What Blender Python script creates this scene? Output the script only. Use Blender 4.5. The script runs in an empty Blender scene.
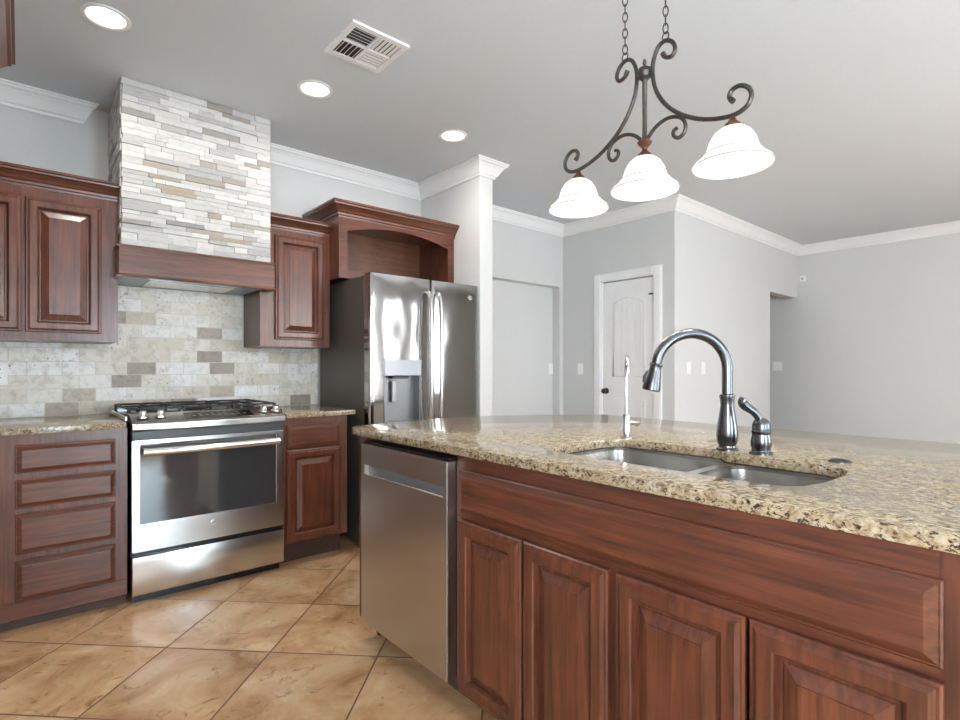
import bpy, bmesh, math, random
from mathutils import Vector, Matrix
random.seed(7)
SC = bpy.context.scene
COL = SC.collection
PI = math.pi
R90 = -PI / 2

# ------------------------------------------------------------------ camera
YAW = 0.71178
cam_d = bpy.data.cameras.new('camera')
cam_d.sensor_width = 36.0
cam_d.lens = 36.0 * 533.49 / 960
cam_d.shift_y = 8.45 / 960
cam_d.clip_start = 0.02
cam = bpy.data.objects.new('camera', cam_d)
COL.objects.link(cam)
cam.location = (0, 0, 1.18)
cam.rotation_euler = (PI / 2, 0, -YAW)
SC.camera = cam

# ------------------------------------------------------------------ world, light, exposure
world = bpy.data.worlds.new('world')
SC.world = world
world.use_nodes = True
world.node_tree.nodes['Background'].inputs[0].default_value = (0.80, 0.90, 1.0, 1)
world.node_tree.nodes['Background'].inputs[1].default_value = 2.0
SC.view_settings.view_transform = 'Standard'
SC.view_settings.look = 'None'
SC.view_settings.gamma = 1.0
SC.view_settings.exposure = 0.0
SC.view_settings.use_curve_mapping = False


def area(name, loc, rot, sx, sy, power, color=(1, 1, 1), shape='RECTANGLE'):
    d = bpy.data.lights.new(name, 'AREA')
    d.shape = shape
    d.size = sx
    if shape == 'RECTANGLE':
        d.size_y = sy
    d.energy = power
    d.color = color
    o = bpy.data.objects.new(name, d)
    COL.objects.link(o)
    o.location = loc
    o.rotation_euler = rot
    return o


DAY = (0.945, 0.972, 1.0)
# added lamps giving daylight at the invented, unseen windows of the rear wall (light faces into the room, +Y)
REAR = -2.3
area('window_daylight', (1.2, REAR + 0.03, 1.15), (PI / 2, 0, PI), 0.65, 1.95, 98, (0.62, 0.85, 1.0))
area('window_daylight', (3.83, REAR + 0.03, 1.55), (PI / 2, 0, PI), 0.9, 1.75, 82, DAY)  # lamp of the extra window added only for light
area('window_daylight', (4.94, REAR + 0.03, 1.55), (PI / 2, 0, PI), 0.36, 1.7, 17, DAY)
area('window_daylight', (5.80, REAR + 0.03, 1.55), (PI / 2, 0, PI), 0.28, 1.7, 13, DAY)
# and at an added, unseen window of the left wall (light faces +X)
area('window_daylight', (-0.72 + 0.03, -1.25, 1.5), (PI / 2, 0, -PI / 2), 1.5, 1.3, 86, DAY)


# ------------------------------------------------------------------ colour helpers
def lin(r, g, b):
    f = lambda c: (c / 255 / 12.92) if c / 255 <= 0.04045 else ((c / 255 + 0.055) / 1.055) ** 2.4
    return (f(r), f(g), f(b), 1.0)


class NT:
    """small helper around a material node tree"""
    def __init__(self, name):
        self.m = bpy.data.materials.new(name)
        self.m.use_nodes = True
        self.t = self.m.node_tree
        self.b = self.t.nodes['Principled BSDF']

    def n(self, typ, **kw):
        nd = self.t.nodes.new(typ)
        for k, v in kw.items():
            if hasattr(nd, k) and k not in nd.inputs.keys():
                setattr(nd, k, v)
            else:
                nd.inputs[k].default_value = v
        return nd

    def l(self, a, b):
        self.t.links.new(a, b)

    def set(self, **kw):
        for k, v in kw.items():
            self.b.inputs[k.replace('_', ' ')].default_value = v

    def ramp(self, src, stops, interp='LINEAR'):
        r = self.n('ShaderNodeValToRGB')
        r.color_ramp.interpolation = interp
        e = r.color_ramp.elements
        while len(e) < len(stops):
            e.new(0.5)
        for el, (p, c) in zip(e, stops):
            el.position = p
            el.color = c if len(c) == 4 else (*c, 1)
        self.l(src, r.inputs[0])
        return r

    def coords(self, scale=(1, 1, 1), rot=(0, 0, 0), kind='Object'):
        tc = self.n('ShaderNodeTexCoord')
        mp = self.n('ShaderNodeMapping')
        mp.inputs['Scale'].default_value = scale
        mp.inputs['Rotation'].default_value = rot
        self.l(tc.outputs[kind], mp.inputs[0])
        return mp.outputs[0]

    def noise(self, vec, scale, detail=4, rough=0.55, dist=0.0):
        nz = self.n('ShaderNodeTexNoise')
        nz.inputs['Scale'].default_value = scale
        nz.inputs['Detail'].default_value = detail
        nz.inputs['Roughness'].default_value = rough
        nz.inputs['Distortion'].default_value = dist
        self.l(vec, nz.inputs['Vector'])
        return nz.outputs[0]

    def mix(self, fac, a, b, mode='MIX'):
        m = self.n('ShaderNodeMix', data_type='RGBA', blend_type=mode)
        for s, i in ((fac, 0), (a, 6), (b, 7)):
            if isinstance(s, (int, float)):
                m.inputs[i].default_value = s
            elif isinstance(s, tuple):
                m.inputs[i].default_value = s
            else:
                self.l(s, m.inputs[i])
        return m.outputs[2]

    def math(self, op, a, b=0.0, c=0.0):
        m = self.n('ShaderNodeMath', operation=op)
        for s, i in ((a, 0), (b, 1), (c, 2)):
            if isinstance(s, (int, float)):
                m.inputs[i].default_value = s
            else:
                self.l(s, m.inputs[i])
        return m.outputs[0]

    def bump(self, h, strength=0.2, dist=0.01):
        b = self.n('ShaderNodeBump')
        b.inputs['Strength'].default_value = strength
        b.inputs['Distance'].default_value = dist
        self.l(h, b.inputs['Height'])
        self.l(b.outputs[0], self.b.inputs['Normal'])


def plain(name, col, rough=0.5, metal=0.0, noise=0.03, scale=30, bump=0.0, coat=0.0):
    k = NT(name)
    v = k.coords()
    nz = k.noise(v, scale, 3)
    d = tuple(min(1, c * (1 - noise)) for c in col[:3])
    u = tuple(min(1, c * (1 + noise)) for c in col[:3])
    r = k.ramp(nz, [(0.3, d), (0.7, u)])
    k.l(r.outputs[0], k.b.inputs['Base Color'])
    k.set(Roughness=rough, Metallic=metal, Coat_Weight=coat)
    if bump:
        k.bump(nz, bump, 0.002)
    return k.m


def wood(name, axis='z', light=(128, 73, 47), mid=(97, 53, 36), dark=(56, 31, 23)):
    k = NT(name)
    sc = {'z': (26, 26, 1.6), 'x': (1.6, 26, 26), 'y': (26, 1.6, 26)}[axis]
    v = k.coords(sc)
    grain = k.noise(v, 2.2, 6, 0.6, 0.6)
    v2 = k.coords()
    blotch = k.noise(v2, 5.0, 3, 0.5)
    base = k.ramp(grain, [(0.25, lin(*dark)), (0.5, lin(*mid)), (0.78, lin(*light))])
    bl = k.ramp(blotch, [(0.3, (0.66, 0.64, 0.64)), (0.7, (1.18, 1.15, 1.12))])
    c = k.mix(0.8, base.outputs[0], bl.outputs[0], 'MULTIPLY')
    k.l(c, k.b.inputs['Base Color'])
    k.set(Roughness=0.34, Coat_Weight=0.35, Coat_Roughness=0.22)
    k.bump(grain, 0.06, 0.002)
    return k.m


def steel(name, col, rough, axis='x', streak=0.12, wavy=0.0):
    k = NT(name)
    sc = {'x': (1.5, 200, 200), 'z': (200, 200, 1.5)}[axis]
    s = k.noise(k.coords(sc), 3, 4, 0.6)
    r = k.ramp(s, [(0.3, tuple(c * (1 - streak) for c in col[:3])), (0.7, tuple(min(1, c * (1 + streak)) for c in col[:3]))])
    k.l(r.outputs[0], k.b.inputs['Base Color'])
    rr = k.math('MULTIPLY_ADD', s, 0.012, rough - 0.006)
    k.l(rr, k.b.inputs['Roughness'])
    k.set(Metallic=1.0)
    if wavy:
        w = k.noise(k.coords((1.2, 1.2, 0.8)), 3.0, 1, 0.4)
        k.bump(w, wavy, 0.05)
    return k.m


def granite(name):
    k = NT(name)
    v = k.coords()
    vw = k.coords((1, 1, 1))
    n1 = k.noise(v, 48, 6, 0.68, 0.9)
    base = k.ramp(n1, [(0.30, lin(88, 68, 52)), (0.42, lin(138, 119, 94)), (0.55, lin(172, 157, 130)), (0.72, lin(198, 189, 170))])
    vor = k.n('ShaderNodeTexVoronoi', feature='F1')
    vor.inputs['Scale'].default_value = 95
    k.l(vw, vor.inputs['Vector'])
    cell = k.n('ShaderNodeSeparateColor')
    k.l(vor.outputs['Color'], cell.inputs[0])
    cellr = k.ramp(cell.outputs[0], [(0.0, lin(72, 54, 42)), (0.16, lin(136, 110, 78)), (0.5, lin(170, 152, 120)), (0.85, lin(192, 184, 166))])
    c1 = k.mix(0.28, base.outputs[0], cellr.outputs[0])
    n2 = k.noise(k.coords((1, 0.55, 1)), 80, 5, 0.7, 1.6)
    dm = k.ramp(n2, [(0.41, (1, 1, 1)), (0.465, (0, 0, 0))])
    c2 = k.mix(dm.outputs[0], c1, lin(58, 46, 40))
    n3 = k.noise(v, 25, 3, 0.6, 1.0)
    wm = k.ramp(n3, [(0.64, (0, 0, 0)), (0.72, (0.7, 0.7, 0.7))])
    c3 = k.mix(wm.outputs[0], c2, lin(206, 200, 186))
    k.l(c3, k.b.inputs['Base Color'])
    k.set(Roughness=0.10, Specular_IOR_Level=0.32)
    return k.m


def floor_mat():
    k = NT('travertine_floor_tile')
    tc = k.n('ShaderNodeTexCoord')
    sp = k.n('ShaderNodeSeparateXYZ')
    k.l(tc.outputs['Object'], sp.inputs[0])
    x, y = sp.outputs[0], sp.outputs[1]
    S = 0.454
    u = k.math('DIVIDE', k.math('ADD', k.math('MULTIPLY', k.math('SUBTRACT', x, y), 0.70711), 1.488 + 0.454 * 20), S)
    v = k.math('DIVIDE', k.math('ADD', k.math('MULTIPLY', k.math('ADD', x, y), 0.70711), -2.150 + 0.454 * 20), S)
    fu, fv = k.math('FRACT', u), k.math('FRACT', v)
    eu = k.math('MINIMUM', fu, k.math('SUBTRACT', 1.0, fu))
    ev = k.math('MINIMUM', fv, k.math('SUBTRACT', 1.0, fv))
    e = k.math('MINIMUM', eu, ev)
    grout = k.ramp(e, [(0.006, (1, 1, 1)), (0.010, (0, 0, 0))])
    cid = k.n('ShaderNodeCombineXYZ')
    k.l(k.math('FLOOR', u), cid.inputs[0])
    k.l(k.math('FLOOR', v), cid.inputs[1])
    wn = k.n('ShaderNodeTexWhiteNoise')
    k.l(cid.outputs[0], wn.inputs['Vector'])
    off = k.n('ShaderNodeVectorMath', operation='MULTIPLY_ADD')
    k.l(wn.outputs['Color'], off.inputs[0])
    off.inputs[1].default_value = (9, 9, 9)
    k.l(tc.outputs['Object'], off.inputs[2])
    n1 = k.noise(off.outputs[0], 3.2, 6, 0.62, 0.9)
    base = k.ramp(n1, [(0.28, lin(158, 113, 76)), (0.44, lin(198, 156, 114)), (0.58, lin(214, 178, 138)), (0.75, lin(232, 206, 170))])
    n2 = k.noise(off.outputs[0], 9, 8, 0.7, 1.6)
    vein = k.ramp(n2, [(0.33, (1, 1, 1)), (0.43, (0, 0, 0))])
    c1 = k.mix(k.math('MULTIPLY', vein.outputs[0], 0.75), base.outputs[0], lin(140, 94, 62))
    n3 = k.noise(off.outputs[0], 14, 6, 0.6, 0.5)
    li = k.ramp(n3, [(0.60, (0, 0, 0)), (0.75, (0.5, 0.5, 0.5))])
    c1 = k.mix(li.outputs[0], c1, lin(226, 200, 164))
    tint = k.ramp(wn.outputs['Value'], [(0, (0.86, 0.84, 0.82)), (1, (1.06, 1.05, 1.04))])
    c2 = k.mix(1.0, c1, tint.outputs[0], 'MULTIPLY')
    c3 = k.mix(grout.outputs[0], c2, lin(110, 78, 52))
    k.l(c3, k.b.inputs['Base Color'])
    rg = k.math('MULTIPLY_ADD', grout.outputs[0], 0.5, 0.27)
    k.l(rg, k.b.inputs['Roughness'])
    h = k.math('SUBTRACT', k.math('MULTIPLY', n2, 0.25), grout.outputs[0])
    k.bump(h, 0.25, 0.002)
    return k.m


def splash_mat():
    k = NT('tumbled_travertine_tile')
    tc = k.n('ShaderNodeTexCoord')
    sp = k.n('ShaderNodeSeparateXYZ')
    k.l(tc.outputs['Object'], sp.inputs[0])
    cb = k.n('ShaderNodeCombineXYZ')
    k.l(k.math('ADD', sp.outputs[0], 10.03), cb.inputs[0])
    k.l(k.math('ADD', sp.outputs[2], 10.0 * 0.0762 - 0.914 + 0.0005), cb.inputs[1])
    br = k.n('ShaderNodeTexBrick')
    k.l(cb.outputs[0], br.inputs['Vector'])
    br.offset = 0.5
    for nme, val in (('Scale', 1.0), ('Mortar Size', 0.0022), ('Mortar Smooth', 0.3), ('Bias', 0.0), ('Brick Width', 0.1524), ('Row Height', 0.0762)):
        br.inputs[nme].default_value = val
    br.inputs['Color1'].default_value = (0, 0, 0, 1)
    br.inputs['Color2'].default_value = (1, 1, 1, 1)
    br.inputs['Mortar'].default_value = (0.5, 0.5, 0.5, 1)
    tint = k.ramp(br.outputs['Color'], [(0.0, lin(158, 148, 138)), (0.07, lin(180, 170, 158)), (0.13, lin(210, 202, 188)), (0.55, lin(227, 224, 217)), (1.0, lin(238, 239, 240))])
    v = tc.outputs['Object']
    n1 = k.noise(v, 22, 6, 0.65, 0.7)
    mot = k.ramp(n1, [(0.3, (0.68, 0.63, 0.57)), (0.5, (0.97, 0.95, 0.92)), (0.7, (1.05, 1.04, 1.02))])
    c1 = k.mix(0.9, tint.outputs[0], mot.outputs[0], 'MULTIPLY')
    n2 = k.noise(v, 60, 5, 0.7, 0.4)
    n2b = k.noise(v, 7, 2, 0.5)
    pits = k.math('MULTIPLY', k.ramp(n2, [(0.36, (1, 1, 1)), (0.42, (0, 0, 0))]).outputs[0], k.ramp(n2b, [(0.5, (0, 0, 0)), (0.62, (0.8, 0.8, 0.8))]).outputs[0])
    c2 = k.mix(pits, c1, lin(112, 96, 84))
    c3 = k.mix(br.outputs['Fac'], c2, lin(206, 200, 188))
    k.l(c3, k.b.inputs['Base Color'])
    k.set(Roughness=0.5)
    h = k.math('SUBTRACT', k.math('MULTIPLY', n1, 0.3), k.math('ADD', br.outputs['Fac'], pits))
    k.bump(h, 0.3, 0.002)
    return k.m


def ledger_mat():
    k = NT('split_face_ledger_stone')
    g = k.n('ShaderNodeNewGeometry')
    tint = k.ramp(g.outputs['Random Per Island'],
                  [(0.0, lin(140, 140, 141)), (0.09, lin(164, 152, 136)), (0.16, lin(164, 164, 165)), (0.4, lin(184, 184, 184)), (0.75, lin(196, 195, 194)), (1.0, lin(208, 207, 206))])
    v = k.coords((1, 1, 2.5))
    n1 = k.noise(v, 14, 6, 0.65, 1.2)
    mot = k.ramp(n1, [(0.28, (0.66, 0.64, 0.62)), (0.42, (0.93, 0.92, 0.9)), (0.6, (1.03, 1.03, 1.02))])
    c = k.mix(0.8, tint.outputs[0], mot.outputs[0], 'MULTIPLY')
    k.l(c, k.b.inputs['Base Color'])
    k.set(Roughness=0.75)
    k.bump(k.noise(v, 55, 5, 0.7), 0.5, 0.004)
    return k.m


def emit(name, col, strength, base=(0.9, 0.9, 0.9, 1)):
    k = NT(name)
    v = k.coords()
    nz = k.noise(v, 12, 2)
    r = k.ramp(nz, [(0.2, tuple(c * 0.97 for c in col[:3])), (0.8, col[:3])])
    k.l(r.outputs[0], k.b.inputs['Emission Color'])
    k.set(Base_Color=base, Emission_Strength=strength, Roughness=0.4)
    return k.m


WALL = plain('grey_wall_paint', lin(210, 210, 209), 0.75, noise=0.015, scale=60, bump=0.05)
CEIL = plain('grey_ceiling_paint', lin(211, 216, 221), 0.85, noise=0.015, scale=50, bump=0.06)
TRIM = plain('white_trim_paint', lin(238, 238, 238), 0.4, noise=0.01)
FLOOR = floor_mat()
SPLASH = splash_mat()
LEDGER = ledger_mat()
WV = wood('cherry_wood_vertical', 'z')
WH = wood('cherry_wood_horizontal', 'x')
WIN = wood('cherry_wood_interior', 'x', (136, 92, 70), (120, 78, 58), (92, 56, 42))
TOE = plain('dark_stained_toe_board', lin(74, 54, 46), 0.5, noise=0.1)
GRAN = granite('granite')
SS = steel('stainless_steel', (0.62, 0.61, 0.60), 0.24, 'x', 0.06)
SSV = steel('slate_stainless_steel', (0.40, 0.395, 0.39), 0.08, 'z', 0.03, 0.14)
SSD = steel('brushed_dishwasher_steel', (0.56, 0.54, 0.53), 0.31, 'x', 0.006)
SINKM = steel('sink_steel', (0.44, 0.43, 0.41), 0.26, 'x', 0.05)
BRIGHT = steel('polished_steel', (0.80, 0.79, 0.78), 0.24, 'x', 0.03)
CHROME = plain('chrome', (0.62, 0.62, 0.63), 0.14, 1.0, 0.01)
FAUC = plain('dark_brushed_nickel', (0.135, 0.135, 0.145), 0.24, 1.0, 0.06)
BRONZE = plain('oil_rubbed_bronze', (0.085, 0.074, 0.068), 0.36, 0.75, 0.25, 40)
COPPER = plain('rubbed_copper_bronze', lin(112, 76, 60), 0.36, 0.7, 0.2, 60)
BLACK = plain('black_enamel', lin(22, 22, 24), 0.22, 0.0, 0.05)
IRON = plain('cast_iron', lin(34, 34, 36), 0.55, 0.2, 0.1, 80)
GLASS = plain('dark_oven_glass', lin(58, 59, 61), 0.03, 0.0, 0.02, coat=1.0)
FSIDE = plain('grey_fridge_side_paint', lin(84, 80, 74), 0.42, 0.2, 0.03)
DGREY = plain('dark_grey_plastic', lin(70, 71, 74), 0.35, 0.0, 0.03)
SGREY = plain('silver_grey_plastic', lin(150, 153, 158), 0.3, 0.6, 0.02)
RECESS = plain('grey_dispenser_recess', lin(128, 130, 133), 0.3, 0.5, 0.02)
PLATE = plain('white_plate_plastic', lin(240, 240, 240), 0.35, noise=0.01)
SLOT = plain('dark_slot', lin(52, 50, 48), 0.6)
LINER = plain('pale_blue_grey_hood_liner', lin(150, 172, 176), 0.4, 0.3, 0.03)
DISPLAY = plain('black_display', lin(24, 22, 22), 0.1, 0.0, 0.1, 120)
SHADE = emit('lit_frosted_glass', (1.0, 0.98, 0.94), 0.90, (0.45, 0.44, 0.42, 1))
SHADERIM = emit('lit_frosted_glass_rim', (1.0, 0.95, 0.86), 0.52, (0.12, 0.11, 0.10, 1))
CANLENS = emit('lit_can_lens', (1.0, 0.99, 0.96), 4.0)
BULB = emit('lit_bulb', (1.0, 0.95, 0.85), 6.0)
SKYB = emit('blue_sky_window_daylight', (0.70, 0.88, 1.0), 2.2)  # glow of the invented window mirrored in the range
SKYP = emit('bright_window_daylight', (0.85, 0.93, 1.0), 2.6)  # glow for the panes of the other invented windows


# ------------------------------------------------------------------ mesh helpers
def new():
    return bmesh.new()


def box(bm, x0, x1, y0, y1, z0, z1, bev=0.0, seg=1):
    m = Matrix.Translation(((x0 + x1) / 2, (y0 + y1) / 2, (z0 + z1) / 2)) @ Matrix.Diagonal((abs(x1 - x0), abs(y1 - y0), abs(z1 - z0), 1))
    r = bmesh.ops.create_cube(bm, size=1.0, matrix=m)
    if bev > 0:
        es = list({e for v in r['verts'] for e in v.link_edges})
        bmesh.ops.bevel(bm, geom=es, offset=bev, segments=seg, affect='EDGES', profile=0.5)
    return bm


def prism(bm, pts, fn, d0, d1):
    """extrude a 2D polygon; fn(a, b, d) -> 3D point"""
    lo = [bm.verts.new(fn(a, b, d0)) for a, b in pts]
    hi = [bm.verts.new(fn(a, b, d1)) for a, b in pts]
    n = len(pts)
    f = [bm.faces.new(lo), bm.faces.new(list(reversed(hi)))]
    for i in range(n):
        j = (i + 1) % n
        f.append(bm.faces.new((lo[j], lo[i], hi[i], hi[j])))
    bmesh.ops.recalc_face_normals(bm, faces=f)
    return bm


def poly_hole(bm, outer, holes, fn, d0, d1):
    """extruded polygon with holes"""
    before = set(bm.faces)
    loops = []
    es = []
    for L in [outer] + holes:
        vs = [bm.verts.new(fn(a, b, d1)) for a, b in L]
        loops.append(vs)
        for i in range(len(vs)):
            es.append(bm.edges.new((vs[i], vs[(i + 1) % len(vs)])))
    r = bmesh.ops.triangle_fill(bm, use_beauty=True, use_dissolve=False, edges=es)
    top = [g for g in r['geom'] if isinstance(g, bmesh.types.BMFace)]
    low = []
    for L in [outer] + holes:
        low.append([bm.verts.new(fn(a, b, d0)) for a, b in L])
    mp = {}
    for a, b in zip(loops, low):
        for va, vb in zip(a, b):
            mp[va] = vb
    for f in top:
        bm.faces.new([mp[v] for v in reversed(f.verts)])
    for a, b in zip(loops, low):
        n = len(a)
        for i in range(n):
            j = (i + 1) % n
            bm.faces.new((a[i], a[j], b[j], b[i]))
    fs = [f for f in bm.faces if f not in before]
    bmesh.ops.recalc_face_normals(bm, faces=fs)
    return bm


def rings(bm, x0, x1, z0, z1, prof, cap=True, back=True):
    """nested rectangles in the xz plane: prof = [(inset, y)...]; front is -y"""
    loops = []
    for ins, y in prof:
        loops.append([bm.verts.new((a, y, b)) for a, b in ((x0 + ins, z0 + ins), (x1 - ins, z0 + ins), (x1 - ins, z1 - ins), (x0 + ins, z1 - ins))])
    fs = []
    for a, b in zip(loops, loops[1:]):
        for i in range(4):
            j = (i + 1) % 4
            fs.append(bm.faces.new((a[i], a[j], b[j], b[i])))
    if cap:
        fs.append(bm.faces.new(loops[-1]))
    if back:
        fs.append(bm.faces.new(list(reversed(loops[0]))))
    bmesh.ops.recalc_face_normals(bm, faces=fs)
    return bm


def lathe(bm, prof, seg=32, M=None):
    """prof = [(r, z)...] revolved about z, transformed by M"""
    M = M or Matrix.Identity(4)
    loops = []
    fs = []
    for r, z in prof:
        if r < 1e-6:
            loops.append([bm.verts.new(M @ Vector((0, 0, z)))])
        else:
            loops.append([bm.verts.new(M @ Vector((r * math.cos(2 * PI * i / seg), r * math.sin(2 * PI * i / seg), z))) for i in range(seg)])
    for a, b in zip(loops, loops[1:]):
        for i in range(seg):
            j = (i + 1) % seg
            if len(a) == 1 and len(b) == 1:
                continue
            if len(a) == 1:
                fs.append(bm.faces.new((a[0], b[j], b[i])))
            elif len(b) == 1:
                fs.append(bm.faces.new((a[i], a[j], b[0])))
            else:
                fs.append(bm.faces.new((a[i], a[j], b[j], b[i])))
    bmesh.ops.recalc_face_normals(bm, faces=fs)
    return bm


def spline(pts, n=6):
    """Catmull-Rom resample"""
    P = [Vector(p) for p in pts]
    out = []
    for i in range(len(P) - 1):
        p0 = P[max(i - 1, 0)]
        p1, p2 = P[i], P[i + 1]
        p3 = P[min(i + 2, len(P) - 1)]
        for k in range(n):
            t = k / n
            out.append(0.5 * ((2 * p1) + (p2 - p0) * t + (2 * p0 - 5 * p1 + 4 * p2 - p3) * t * t + (3 * p1 - p0 - 3 * p2 + p3) * t ** 3))
    out.append(P[-1])
    return out


def tube(bm, pts, rad, seg=10, closed=False):
    P = [Vector(p) for p in pts]
    n = len(P)
    rad = rad if isinstance(rad, (list, tuple)) else [rad] * n
    loops = []
    up = None
    for i in range(n):
        if closed:
            t = (P[(i + 1) % n] - P[i - 1]).normalized()
        else:
            t = (P[min(i + 1, n - 1)] - P[max(i - 1, 0)]).normalized()
        if up is None:
            up = Vector((0, 0, 1)) if abs(t.z) < 0.9 else Vector((1, 0, 0))
        a = (up - t * up.dot(t)).normalized()
        up = a
        b = t.cross(a)
        loops.append([bm.verts.new(P[i] + (a * math.cos(2 * PI * k / seg) + b * math.sin(2 * PI * k / seg)) * rad[i]) for k in range(seg)])
    fs = []
    rng = range(n) if closed else range(n - 1)
    for i in rng:
        A, B = loops[i], loops[(i + 1) % n]
        for k in range(seg):
            j = (k + 1) % seg
            fs.append(bm.faces.new((A[k], A[j], B[j], B[k])))
    if not closed:
        fs.append(bm.faces.new(list(reversed(loops[0]))))
        fs.append(bm.faces.new(loops[-1]))
    bmesh.ops.recalc_face_normals(bm, faces=fs)
    return bm


def sweep(bm, path, prof, closed_ends=True, start_skew=0.0, end_skew=0.0):
    """mitred moulding: path = [(x, y)...] along the wall; prof = [(out, z)...]; out is to the right of travel"""
    n = len(path)
    loops = []
    for i in range(n):
        p = Vector(path[i])
        if i > 0:
            d0 = (p - Vector(path[i - 1])).normalized()
        if i < n - 1:
            d1 = (Vector(path[i + 1]) - p).normalized()
        if i == 0:
            d0 = d1
        if i == n - 1:
            d1 = d0
        n0 = Vector((d0.y, -d0.x))
        n1 = Vector((d1.y, -d1.x))
        m = (n0 + n1)
        m = m / m.dot(n0)
        if i == 0:
            m = n0 - d0 * start_skew
        if i == n - 1:
            m = n0 + d0 * end_skew
        loops.append([bm.verts.new((p.x + m.x * o, p.y + m.y * o, z)) for o, z in prof])
    fs = []
    k = len(prof)
    for A, B in zip(loops, loops[1:]):
        for i in range(k):
            j = (i + 1) % k
            fs.append(bm.faces.new((A[i], A[j], B[j], B[i])))
    fs.append(bm.faces.new(list(reversed(loops[0]))))
    fs.append(bm.faces.new(loops[-1]))
    bmesh.ops.recalc_face_normals(bm, faces=fs)
    return bm


def obj(name, bm, mat, parent=None, smooth=True, label=None):
    me = bpy.data.meshes.new(name)
    bm.to_mesh(me)
    bm.free()
    me.materials.append(mat)
    if smooth:
        for p in me.polygons:
            p.use_smooth = True
        me.set_sharp_from_angle(angle=math.radians(32))
    o = bpy.data.objects.new(name, me)
    COL.objects.link(o)
    if parent:
        o.parent = parent
    if label:
        o['label'] = label
    return o


def tag(o, label, cat, group=None):
    o['label'] = label
    o['category'] = cat
    if group:
        o['group'] = group
    return o


def thing(name, label, cat, loc=(0, 0, 0), rz=0, group=None):
    o = bpy.data.objects.new(name, None)
    COL.objects.link(o)
    o.empty_display_size = 0.1
    o.location = loc
    o.rotation_euler = (0, 0, rz)
    return tag(o, label, cat, group)


def struct(name, bm, mat, parent=None, smooth=False):
    o = obj(name, bm, mat, parent, smooth)
    if parent is None:
        o['kind'] = 'structure'
    return o


# ------------------------------------------------------------------ room shell
CZ = 2.74          # ceiling
YL = 3.94          # the same wall left of the hood, set back a little
YB = 3.82          # range wall
XL, XR = -0.72, 7.58
YH = 3.86          # hall wall
YW = 2.535         # wall right of the pantry door
XD = 4.54          # pantry door wall
T = 0.12

struct('floor', box(new(), XL - T, XR + T, REAR - T, 5.0, -0.1, 0.0), FLOOR)
struct('ceiling', box(new(), XL - T, XR + T, REAR - T, 5.0, CZ, CZ + 0.1), CEIL)
b = new()
poly_hole(b, [(REAR - T, 0), (YL + T, 0), (YL + T, CZ), (REAR - T, CZ)], [[(-2.05, 0.8), (-0.45, 0.8), (-0.45, 2.2), (-2.05, 2.2)]], lambda a, c, d: (d, a, c), XL, XL - T)
struct('wall_left', b, WALL)
b = new()
box(b, XL, 0.60, YL, YL + T, 0, CZ)
box(b, 0.60, 2.62, YB, YL + T, 0, CZ)
struct('wall_back', b, WALL)
struct('wall_stub', box(new(), 2.62, 2.75, 3.037, YL + T, 0, CZ, 0.004), WALL)
b = new()
box(b, 2.75, 3.25, YH, YH + 0.1, 0, CZ)
box(b, 4.48, XD, YH, YH + 0.1, 0, CZ)
box(b, 3.25, 4.48, YH, YH + 0.1, 2.072, CZ)
box(b, 2.75, XD, YH + 0.1, YH + 0.2, 0, CZ)
struct('wall_hall', b, WALL)
DY0, DY1, DZ = 2.745, 3.343, 2.062
b = new()
box(b, XD, XD + T, YW, DY0, 0, CZ)
box(b, XD, XD + T, DY1, YH + 0.2, 0, CZ)
box(b, XD, XD + T, DY0, DY1, DZ, CZ)
struct('wall_pantry', b, WALL)
b = new()
box(b, XD + T, 6.712, YW, YW + T, 0, CZ)
box(b, 6.712, XR, YW, YW + T, 2.088, CZ)
struct('wall_dining', b, WALL)
struct('wall_nook', box(new(), XD + T, XR, 4.0, 4.0 + T, 0, CZ), WALL)
struct('wall_right', box(new(), XR, XR + T, REAR - T, 4.0 + T, 0, CZ), WALL)

# rear wall with unseen windows behind the camera, invented for daylight and reflections
wins = [(0.85, 1.55, 0.12, 2.15), (3.35, 4.3, 0.65, 2.45), (4.72, 5.16, 0.65, 2.45), (5.62, 5.98, 0.65, 2.45)]  # widest one added for light alone; others follow reflections in range and fridge
b = new()
outer = [(XL, 0), (XR, 0), (XR, CZ), (XL, CZ)]
poly_hole(b, outer, [[(x0, z0), (x1, z0), (x1, z1), (x0, z1)] for x0, x1, z0, z1 in wins], lambda a, c, d: (a, d, c), REAR, REAR - T)
struct('wall_rear', b, WALL)
for i, (x0, x1, z0, z1) in enumerate(wins):
    b = new()
    for a in ((x0, x0 + 0.05, z0, z1), (x1 - 0.05, x1, z0, z1), (x0 + 0.05, x1 - 0.05, z0, z0 + 0.05), (x0 + 0.05, x1 - 0.05, z1 - 0.05, z1)):
        box(b, a[0], a[1], REAR - 0.09, REAR - 0.02, a[2], a[3])
    w = struct('window_%d' % (i + 1), b, TRIM)  # invented window, out of view
    obj('pane', box(new(), x0 + 0.05, x1 - 0.05, REAR - 0.075, REAR - 0.065, z0 + 0.05, z1 - 0.05), SKYB if i == 0 else SKYP, w)

b = new()
for a in ((-2.05, -2.0, 0.8, 2.2), (-0.5, -0.45, 0.8, 2.2), (-2.0, -0.5, 0.8, 0.85), (-2.0, -0.5, 2.15, 2.2), (-1.28, -1.22, 0.85, 2.15)):
    box(b, XL - 0.09, XL - 0.02, a[0], a[1], a[2], a[3])
w = struct('window_5', b, TRIM)  # unseen window added to light the island front and far walls
obj('pane', box(new(), XL - 0.075, XL - 0.065, -2.0, -0.5, 0.85, 2.15), SKYP, w)

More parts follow.
